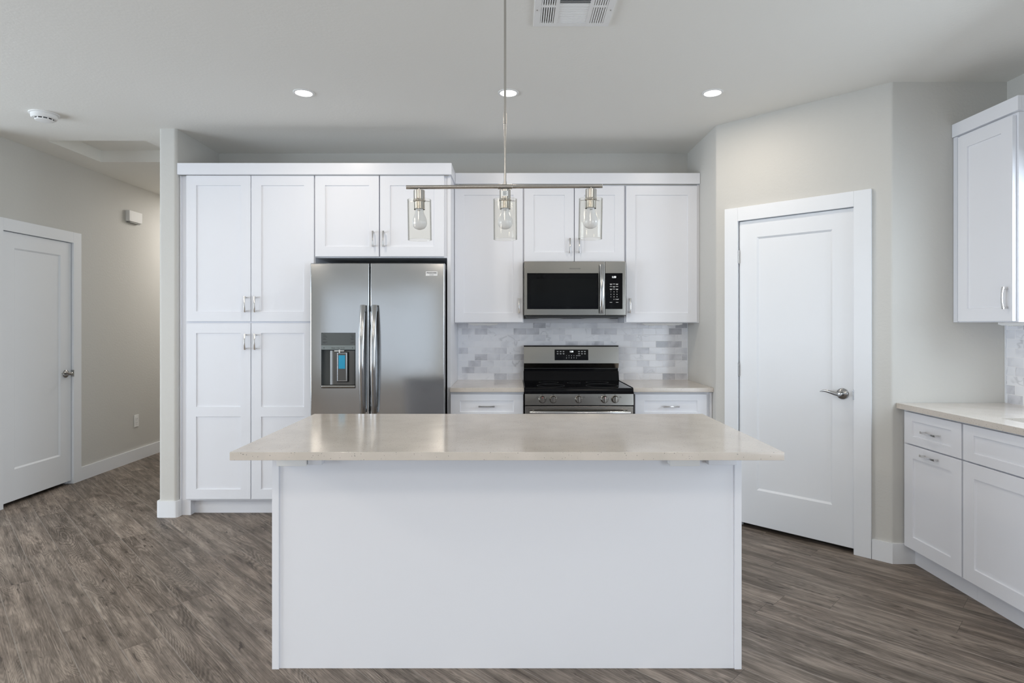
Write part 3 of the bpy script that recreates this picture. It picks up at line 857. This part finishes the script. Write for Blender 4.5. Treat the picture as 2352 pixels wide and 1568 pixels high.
# badge
by = Yr(-0.553)
q = MB(); q.box(-0.5945, -0.514, by-0.0025, by+0.0025, 1.695, 1.726, 0.001); bd = q.build('badge', 'mark', rdo, ab=True)
q = MB(); q.text('FRIGIDAIRE', -0.5545, by-0.0028, 1.7155, 0.0135, bold=0.0002); q.text('GALLERY', -0.5545, by-0.0028, 1.702, 0.0075)
q.build('badge_text', 'markdark', bd, ab=True)

# ------------------------------------------------------------------ range
rg = thing('range', 'black and stainless electric range with five front knobs', 'stove', (0.467, 4.45, 0))
A, B = 0.0885, 0.8450
q = MB(); q.box(A+0.003, B-0.003, 4.195, 4.785, 0.06, 0.902, 0.002); q.box(A+0.03, B-0.03, 4.23, 4.75, 0, 0.06); q.build('body', 'black', rg, ab=True)
q = MB()
q.prism([(4.137, 0.8775), (4.135, 0.890), (4.137, 0.9085), (4.143, 0.9165), (4.155, 0.9185), (4.62, 0.9185), (4.70, 0.9185), (4.70, 0.902), (4.195, 0.902), (4.195, 0.8775)], A, B, 'x')
co = q.build('cooktop', 'blackglass', rg, ab=True)
pieces('cooktop_trim', 'blackglass', co, [(A, A+0.006, 4.15, 4.70, 0.9186, 0.9225), (B-0.006, B, 4.15, 4.70, 0.9186, 0.9225)], 0.0015)
for (bx, by_, br) in ((0.28, 4.30, 0.10), (0.65, 4.30, 0.115), (0.28, 4.54, 0.075), (0.65, 4.54, 0.085), (0.467, 4.50, 0.05)):
    MB().lathe([(br-0.0012, 0), (br, 0), (br, 0.0003), (br-0.0012, 0.0003)], 40, Matrix.Translation((bx, by_, 0.9186)), closed=True).build('burner_ring', 'greydark', co, ab=True)
q = MB(); q.prism([(4.128, 0.8005), (4.134, 0.877), (4.194, 0.877), (4.194, 0.8005)], A+0.001, B-0.001, 'x')
cp = q.build('control_panel', 'steelwarm', rg, ab=True)
for kx in (0.2115, 0.2865, 0.4635, 0.6425, 0.7165):
    kz = 0.841; ky = 4.1305
    mt = Matrix.Translation((kx, ky, kz)) @ Matrix.Rotation(R(90), 4, 'X')
    q = MB(); q.lathe([(0, 0), (0.0265, 0), (0.0265, 0.003), (0.0245, 0.005), (0.0235, 0.018), (0.020, 0.024), (0, 0.0245)], 36, mt)
    q.box(kx-0.006, kx+0.006, ky-0.031, ky-0.022, kz-0.021, kz+0.021, 0.003)
    kn = q.build('knob', 'steelwarm', rg, ab=True)
    MB().box(kx-0.001, kx+0.001, ky-0.0318, ky-0.0308, kz+0.008, kz+0.020).build('pointer_mark', 'red' if kx in (0.2115, 0.6425) else 'markdark', kn, ab=True)
    sg = -1 if kx in (0.2115, 0.6425) else 1
    q = MB(); X = kx+sg*0.036
    q.box(X-0.005, X+0.005, 4.1297, 4.1325, 0.8515, 0.8525); q.box(X-0.005, X+0.005, 4.130, 4.1325, 0.8585, 0.8595)
    q.box(X-0.005, X-0.004, 4.130, 4.1325, 0.8525, 0.8585); q.box(X+0.004, X+0.005, 4.130, 4.1325, 0.8525, 0.8585)
    q.build('burner_symbol', 'markdark', cp, ab=True)
    MB().box(kx-0.006, kx+0.006, 4.1305, 4.134, 0.8705, 0.8735).build('off_mark', 'markdark', cp, ab=True)
q = MB(); q.box(A+0.002, B-0.002, 4.132, 4.192, 0.215, 0.7925, 0.004); od = q.build('oven_door', 'steelwarm', rg, ab=True)
MB().box(A+0.09, B-0.09, 4.1295, 4.133, 0.33, 0.66, 0.001).build('oven_window', 'blackglass', od, ab=True)
q = MB(); q.sweep([(0.122+0.69*i/20, 4.080-0.012*math.sin(math.pi*i/20), 0.755) for i in range(21)], (0.012, 0.0125), up=(0, 0, 1), n=20)
for x_ in (0.150, 0.784): q.cyl((x_, 4.083, 0.755), 0.009, 0.05, 'y', 16)
q.build('oven_handle', 'chrome', od, ab=True)
MB().box(A+0.002, B-0.002, 4.134, 4.192, 0.065, 0.207, 0.004).build('storage_drawer', 'steelwarm', rg, ab=True)
# backguard
q = MB(); q.prism([(4.728, 1.052), (4.738, 1.183), (4.748, 1.189), (4.79, 1.189), (4.79, 0.93), (4.760, 0.93), (4.760, 1.010), (4.745, 1.014)], A+0.006, B+0.004, 'x')
bg = q.build('backguard', 'steelwarm', rg, ab=True, smooth=25)
MB().box(A+0.005, B+0.005, 4.742, 4.791, 1.1895, 1.1925).build('backguard_cap', 'black', rg, ab=True)
q = MB(); q.prism([(4.700, 0.905), (4.700, 0.9185), (4.722, 0.985), (4.732, 0.990), (4.7595, 0.990), (4.7595, 0.905)], A+0.003, B+0.001, 'x')
q.box(A+0.006, B+0.002, 4.752, 4.7598, 0.99, 1.0095)
q.build('rear_riser', 'blackglass', rg, ab=True, smooth=25)
tilt = Matrix.Translation((0, 4.728, 1.052)) @ Matrix.Rotation(-math.atan2(0.010, 0.131), 4, 'X')
q = MB(); q.box(0.339, 0.607, -0.0018, 0.002, 0.024, 0.109, mtx=tilt); dp = q.build('display', 'blackglass', bg, ab=True)
q = MB(); q.text('1:30', 0.4735, -0.0022, 0.092, 0.017, tilt, bold=0.0003); q.build('clock_digits', 'digits', dp, ab=True)
q = MB()
for i, ch_ in enumerate('12345'): q.text(ch_, 0.434+0.0195*i, -0.0022, 0.060, 0.011, tilt)
for i, ch_ in enumerate('67890'): q.text(ch_, 0.434+0.0195*i, -0.0022, 0.042, 0.011, tilt)
q.text('START', 0.532, -0.0022, 0.060, 0.0095, tilt)
for r_ in range(2):
    for i in range(3):
        for xx in (0.363+0.0235*i, 0.533+0.0235*i):
            zz = 0.094-0.0175*r_
            q.box(xx-0.007, xx+0.007, -0.0022, -0.0017, zz, zz+0.002, mtx=tilt); q.box(xx-0.005, xx+0.006, -0.0022, -0.0017, zz-0.0045, zz-0.0025, mtx=tilt)
q.build('keypad', 'mark', dp, ab=True)

# ------------------------------------------------------------------ microwave
mw = thing('microwave', 'stainless over-the-range microwave under the short cabinet', 'microwave', (0.467, 4.6, 1.395))
q = MB(); q.box(0.0905, 0.8440, 4.447, 4.797, 1.428, 1.829, 0.002); q.build('body', 'greydark', mw, ab=True)
q = MB(); q.prism([(0.100, 1.4275), (0.115, 1.409), (0.790, 1.409), (0.838, 1.4275)], 4.455, 4.775, 'y'); q.build('underside', 'black', mw, ab=True)
pieces('grease_filter', 'steel', mw, [(xx, xx+0.18, 4.50, 4.70, 1.405, 1.4095) for xx in (0.2, 0.56)], 0.001)
q = MB(); q.box(0.0905, 0.6885, 4.412, 4.4465, 1.429, 1.828, 0.003); md = q.build('door', 'steelwarm', mw, ab=True)
q = MB(); q.box(0.112, 0.641, 4.4095, 4.4125, 1.474, 1.741, 0.0012); wn = q.build('window', 'blackglass', md, ab=True)
MB().box(0.14, 0.625, 4.4088, 4.4096, 1.495, 1.700).build('window_screen', mat('window_mesh', (0.005, 0.0055, 0.006), 0.08, spec=0.14), md, ab=True)
q = MB(); q.sweep([(0.664, 4.388-0.020*math.sin(math.pi*i/20)**0.8, 1.444+0.359*i/20) for i in range(21)], (0.0165, 0.008), up=(0, -1, 0), n=18)
for zz in (1.455, 1.792): q.box(0.656, 0.672, 4.388, 4.4125, zz-0.009, zz+0.009, 0.002)
q.build('handle', 'steel', md, ab=True)
q = MB(); q.text('F R I G I D A I R E', 0.467, 4.4116, 1.774, 0.0105); q.build('brand_text', 'markdark', md, ab=True)
q = MB(); q.box(0.6905, 0.8440, 4.412, 4.4465, 1.429, 1.828, 0.003); ct = q.build('control_panel', 'steelwarm', mw, ab=True)
q = MB(); q.box(0.6925, 0.820, 4.4095, 4.4125, 1.475, 1.741, 0.0012); kp = q.build('keypad_glass', 'blackglass', ct, ab=True)
fy = 4.4091
q = MB(); q.text('1:33', 0.756, fy, 1.711, 0.019, bold=0.0004); q.build('clock_digits', 'digits', kp, ab=True)
q = MB()
for r_, row in enumerate(('123', '456', '789')):
    for i, ch_ in enumerate(row): q.text(ch_, 0.7335+0.0225*i, fy, 1.602-0.0187*r_, 0.0105, bold=0.0002)
q.text('0', 0.756, fy, 1.546, 0.0105, bold=0.0002); q.text('START', 0.7795, fy, 1.546, 0.0085, bold=0.0002)
for r_ in range(3):
    for i in range(3):
        xx = 0.7335+0.0225*i; zz = 1.659-0.0187*r_
        q.box(xx-0.0085, xx+0.0085, fy-0.0004, fy+0.0004, zz, zz+0.0028)
        if (r_+i) % 2 == 0: q.box(xx-0.006, xx+0.007, fy-0.0004, fy+0.0004, zz-0.005, zz-0.0028)
for xx in (0.7335, 0.7795): q.box(xx-0.009, xx+0.009, fy-0.0004, fy+0.0004, 1.523, 1.5255)
q.build('keypad', 'mark', kp, ab=True)

# ------------------------------------------------------------------ pendant
PX, PY, PZ = -0.028, 2.40, 1.916
pn = thing('pendant_light', 'brushed nickel three-light linear pendant hanging over the island', 'pendant light', (PX, PY, H))
MB().lathe([(0, -0.001), (0.058, -0.001), (0.060, -0.004), (0.058, -0.018), (0.02, -0.022), (0.012, -0.03), (0, -0.03)], 36).build('canopy', 'nickel', pn)
tl = -R(0.35)
q = MB(); q.cyl((0, 0, PZ-H+0.006), 0.0048, H-PZ-0.03, 'z', 16); q.build('rod', 'nickel', pn)
q = MB(); q.cyl((0, 0, 2.170-H), 0.0068, 0.045, 'z', 18, 0.001); q.build('rod_coupling', 'nickel', pn)
Lb = 0.792
q = MB(); q.cyl((-0.399, 0, 0), 0.0078, Lb, 'x', 24, 0.0006)
ob = q.build('crossbar', 'nickel', pn, (0, 0, PZ-H)); ob.rotation_euler = (0, tl, 0)
q = MB(); q.cyl((-0.029, 0, 0), 0.0102, 0.058, 'x', 24, 0.0008); q.cyl((0, 0, 0.006), 0.0065, 0.014, 'z', 16)
q.build('collar', 'nickel', ob)
socket_me = shade_me = bulb_me = None
for i, (sx, ang) in enumerate(((-0.347, R(-0.9)), (0.0, R(-0.3)), (0.347, R(1.0)))):
    q = MB()
    q.cyl((0, 0, -0.016), 0.0048, 0.012, 'z', 16)
    q.lathe([(0, -0.013), (0.0215, -0.013), (0.0225, -0.0145), (0.0225, -0.050), (0.0235, -0.0515), (0.0245, -0.053), (0.0245, -0.057), (0.0225, -0.059),
             (0.0215, -0.060), (0.0215, -0.088), (0.0225, -0.090), (0.020, -0.090), (0.020, -0.062), (0, -0.062)], 36)
    so = q.build('lamp_socket', 'nickel', ob, (sx, 0, 0)); so.rotation_euler = (0, ang-tl, 0)
    q = MB(); ro, th, z0, z1 = 0.0475, 0.0025, -0.052, -0.212
    q.lathe([(ro, z0-0.003), (ro, z1+0.003), (ro+0.0006, z1+0.001), (ro, z1-0.0008), (ro-0.0016, z1-0.0013), (ro-0.0032, z1-0.0006), (ro-0.0036, z1+0.0012), (ro-th, z1+0.003),
                (ro-th, z0-0.003), (ro-0.0034, z0-0.001), (ro-0.003, z0+0.0006), (ro-0.0014, z0+0.0012), (ro, z0+0.0006), (ro+0.0006, z0-0.0012)], 56, closed=True)
    q.build('glass_shade', 'glass', so)
    q = MB(); q.lathe([(0, -0.172), (0.010, -0.1705), (0.020, -0.166), (0.0265, -0.158), (0.0298, -0.148), (0.0300, -0.140), (0.0280, -0.130), (0.0235, -0.118), (0.0185, -0.107), (0.0165, -0.100), (0.0160, -0.088), (0.0130, -0.082), (0.0, -0.082)], 36)
    bl = q.build('light_bulb', 'bulb', so)
    q = MB(); q.text('60W', 0, -0.0169, -0.0975, 0.0055); q.build('bulb_print', 'greydark', so)
    # the spider that carries the shade
    q = MB()
    for a_ in (0, 120, 240):
        q.box(0.022, ro-0.0037, -0.0012, 0.0012, -0.0545, -0.0525, mtx=Matrix.Rotation(R(a_+30), 4, 'Z'))
    q.build('shade_holder', 'nickel', so)
    if i == 1:
        q = MB(); k = 10
        pts = [(0.0229*math.sin(R(-32+64*j/k)), -0.0229*math.cos(R(-32+64*j/k))) for j in range(k+1)]
        pts += [(0.0226*math.sin(R(32-64*j/k)), -0.0226*math.cos(R(32-64*j/k))) for j in range(k+1)]
        q.prism(pts, -0.042, -0.021); st = q.build('sticker', 'paper', so)
        q = MB()
        for j in range(4):
            q.box(-0.008, 0.006-0.002*(j % 2), -0.0235, -0.0224, -0.0255-j*0.004, -0.0245-j*0.004)
        q.build('sticker_print', 'markdark', so)

# ------------------------------------------------------------------ ceiling fittings
base = None
for i, (x, lab) in enumerate(((-1.243, 'round recessed ceiling light above the island left of the pendant rod'),
                              (-0.022, 'round recessed ceiling light behind the pendant rod'),
                              (1.198, 'round recessed ceiling light nearest the angled pantry wall'))):
    if base is None:
        base = thing('recessed_light', lab, 'ceiling light', (x, 3.551, H), 0, 'recessed ceiling lights')
        MB().lathe([(0.062, 0.0), (0.062, -0.003), (0.059, -0.005), (0.050, -0.005), (0.047, -0.002), (0.047, 0.0)], 40, closed=True).build('trim_ring', 'plastic', base)
        MB().lathe([(0, -0.0005), (0.0468, -0.0005), (0.0468, -0.003), (0, -0.0035)], 36).build('lens', 'led', base)
        l = bpy.data.lights.new('downlight', 'AREA'); l.shape = 'DISK'; l.size = 0.09; l.energy = 4.5; l.color = (1.0, 0.88, 0.74)
        lo = bpy.data.objects.new('downlight', l); C.objects.link(lo); lo.parent = base; lo.location = (0, 0, -0.008)
    else:
        o = copy_tree(base); o.location = (x, 3.551, H); o['label'] = lab

sd = thing('smoke_detector', 'round white smoke detector on the ceiling at the left', 'smoke detector', (-3.072, 3.905, H))
q = MB(); q.lathe([(0, 0), (0.083, 0), (0.083, -0.006), (0.078, -0.008), (0, -0.008)], 40); q.build('mounting_plate', 'plastic', sd)
q = MB(); q.lathe([(0, -0.008), (0.072, -0.008), (0.072, -0.027), (0.066, -0.034), (0, -0.034)], 40); q.build('housing', 'plastic', sd)
q = MB(); q.lathe([(0, -0.034), (0.053, -0.034), (0.051, -0.041), (0, -0.041)], 40); q.build('vent_slots', 'black', sd)
q = MB(); q.lathe([(0, -0.041), (0.052, -0.041), (0.050, -0.046), (0.040, -0.0495), (0, -0.050)], 40)
for a_ in range(12):
    q.box(0.050, 0.0555, -0.003, 0.003, -0.0415, -0.0335, mtx=Matrix.Rotation(R(a_*30), 4, 'Z'))
q.build('cap', 'plastic', sd)

# ceiling vent
VX0, VX1, VY0, VY1 = 0.098, 0.443, 2.395, 2.742
vt = thing('ceiling_vent', 'white louvered square air vent in the ceiling by the pendant rod', 'vent', ((VX0+VX1)/2, (VY0+VY1)/2, H))
hw, hd = (VX1-VX0)/2, (VY1-VY0)/2
q = MB(); zt, zb = 0.0, -0.010
e = 0.030
q.box(-hw, hw, -hd, -hd+e, zb, zt, 0.002); q.box(-hw, hw, hd-e, hd, zb, zt, 0.002)
q.box(-hw, -hw+e, -hd+e, hd-e, zb, zt, 0.001); q.box(hw-e, hw, -hd+e, hd-e, zb, zt, 0.001)
q.box(-0.082, -0.066, -hd+e, hd-e, zb, zt-0.001); q.box(0.066, 0.082, -hd+e, hd-e, zb, zt-0.001)
for (a_, b_) in ((-hw+e, -0.082), (0.082, hw-e)): q.box(a_, b_, -0.008, 0.008, zb, zt-0.001)
q.build('frame', 'plastic', vt)
MB().box(-hw+e, hw-e, -hd+e, hd-e, -0.0012, -0.0002).build('backing', 'dark', vt)
q = MB()
for (a_, b_) in ((-hw+e, -0.082), (0.082, hw-e)):
    sg = 1 if a_ < 0 else -1
    k = 6
    for i in range(k):
        x = a_+(b_-a_)*(i+0.5)/k
        for (ya, yb2) in ((-hd+e, -0.008), (0.008, hd-e)):
            q.box(-0.0022, 0.0022, ya, yb2, -0.0045, 0.0045, mtx=Matrix.Translation((x, 0, -0.0060)) @ Matrix.Rotation(R(28*sg), 4, 'Y'))
k = 20; yy0, yy1 = -hd+e, hd-e
for i in range(k):
    y = yy0+(yy1-yy0)*(i+0.5)/k
    q.box(-0.066, 0.066, -0.0045, 0.0045, -0.0010, 0.0010, mtx=Matrix.Translation((0, y, -0.0060)) @ Matrix.Rotation(R(-35 if y > -0.01 else 35), 4, 'X'))
q.build('louvers', 'plastic', vt)
q = MB()
for y in (0.03, -0.11): q.cyl((-hw+0.012, y, zb-0.0015), 0.003, 0.002, 'z', 10); q.cyl((hw-0.012, y, zb-0.0015), 0.003, 0.002, 'z', 10)
q.build('screws', 'nickel', vt)

# hallway wall: chime and outlet (local +y into the wall)
chm = thing('door_chime', 'white door chime box high on the hallway wall', 'door chime', (LX+0.0005, 5.80, 2.37), R(90))
MB().box(-0.01, 0.19, -0.042, 0, 0.0, 0.105, 0.004).build('cover', 'plastic', chm)
q = MB(); q.box(0.01, 0.17, -0.034, -0.002, -0.012, 0.0, 0.001); q.build('grille', mat('grey_grille', (0.3, 0.3, 0.29), 0.6), chm)
q = MB(); q.box(0.008, 0.172, -0.0428, -0.0418, 0.012, 0.094, 0.0003); q.build('face', 'plastic', chm)
wo = thing('wall_outlet', 'white wall outlet low on the hallway wall', 'outlet', (LX+0.0005, 5.955, 0.397), R(90))
MB().box(-0.036, 0.036, -0.006, 0, -0.060, 0.060, 0.002).build('cover_plate', 'plastic', wo)
for zz in (-0.020, 0.020):
    MB().box(-0.0165, 0.0165, -0.0085, -0.0055, zz-0.0165, zz+0.0165, 0.001).build('receptacle', 'plastic', wo)
q = MB()
for zz in (-0.020, 0.020):
    q.box(-0.008, -0.006, -0.0089, -0.0083, zz-0.002, zz+0.007); q.box(0.006, 0.008, -0.0089, -0.0083, zz-0.002, zz+0.007)
    q.cyl((0, -0.0089, zz-0.009), 0.0022, 0.0006, 'y', 8)
q.build('slots', 'black', wo)
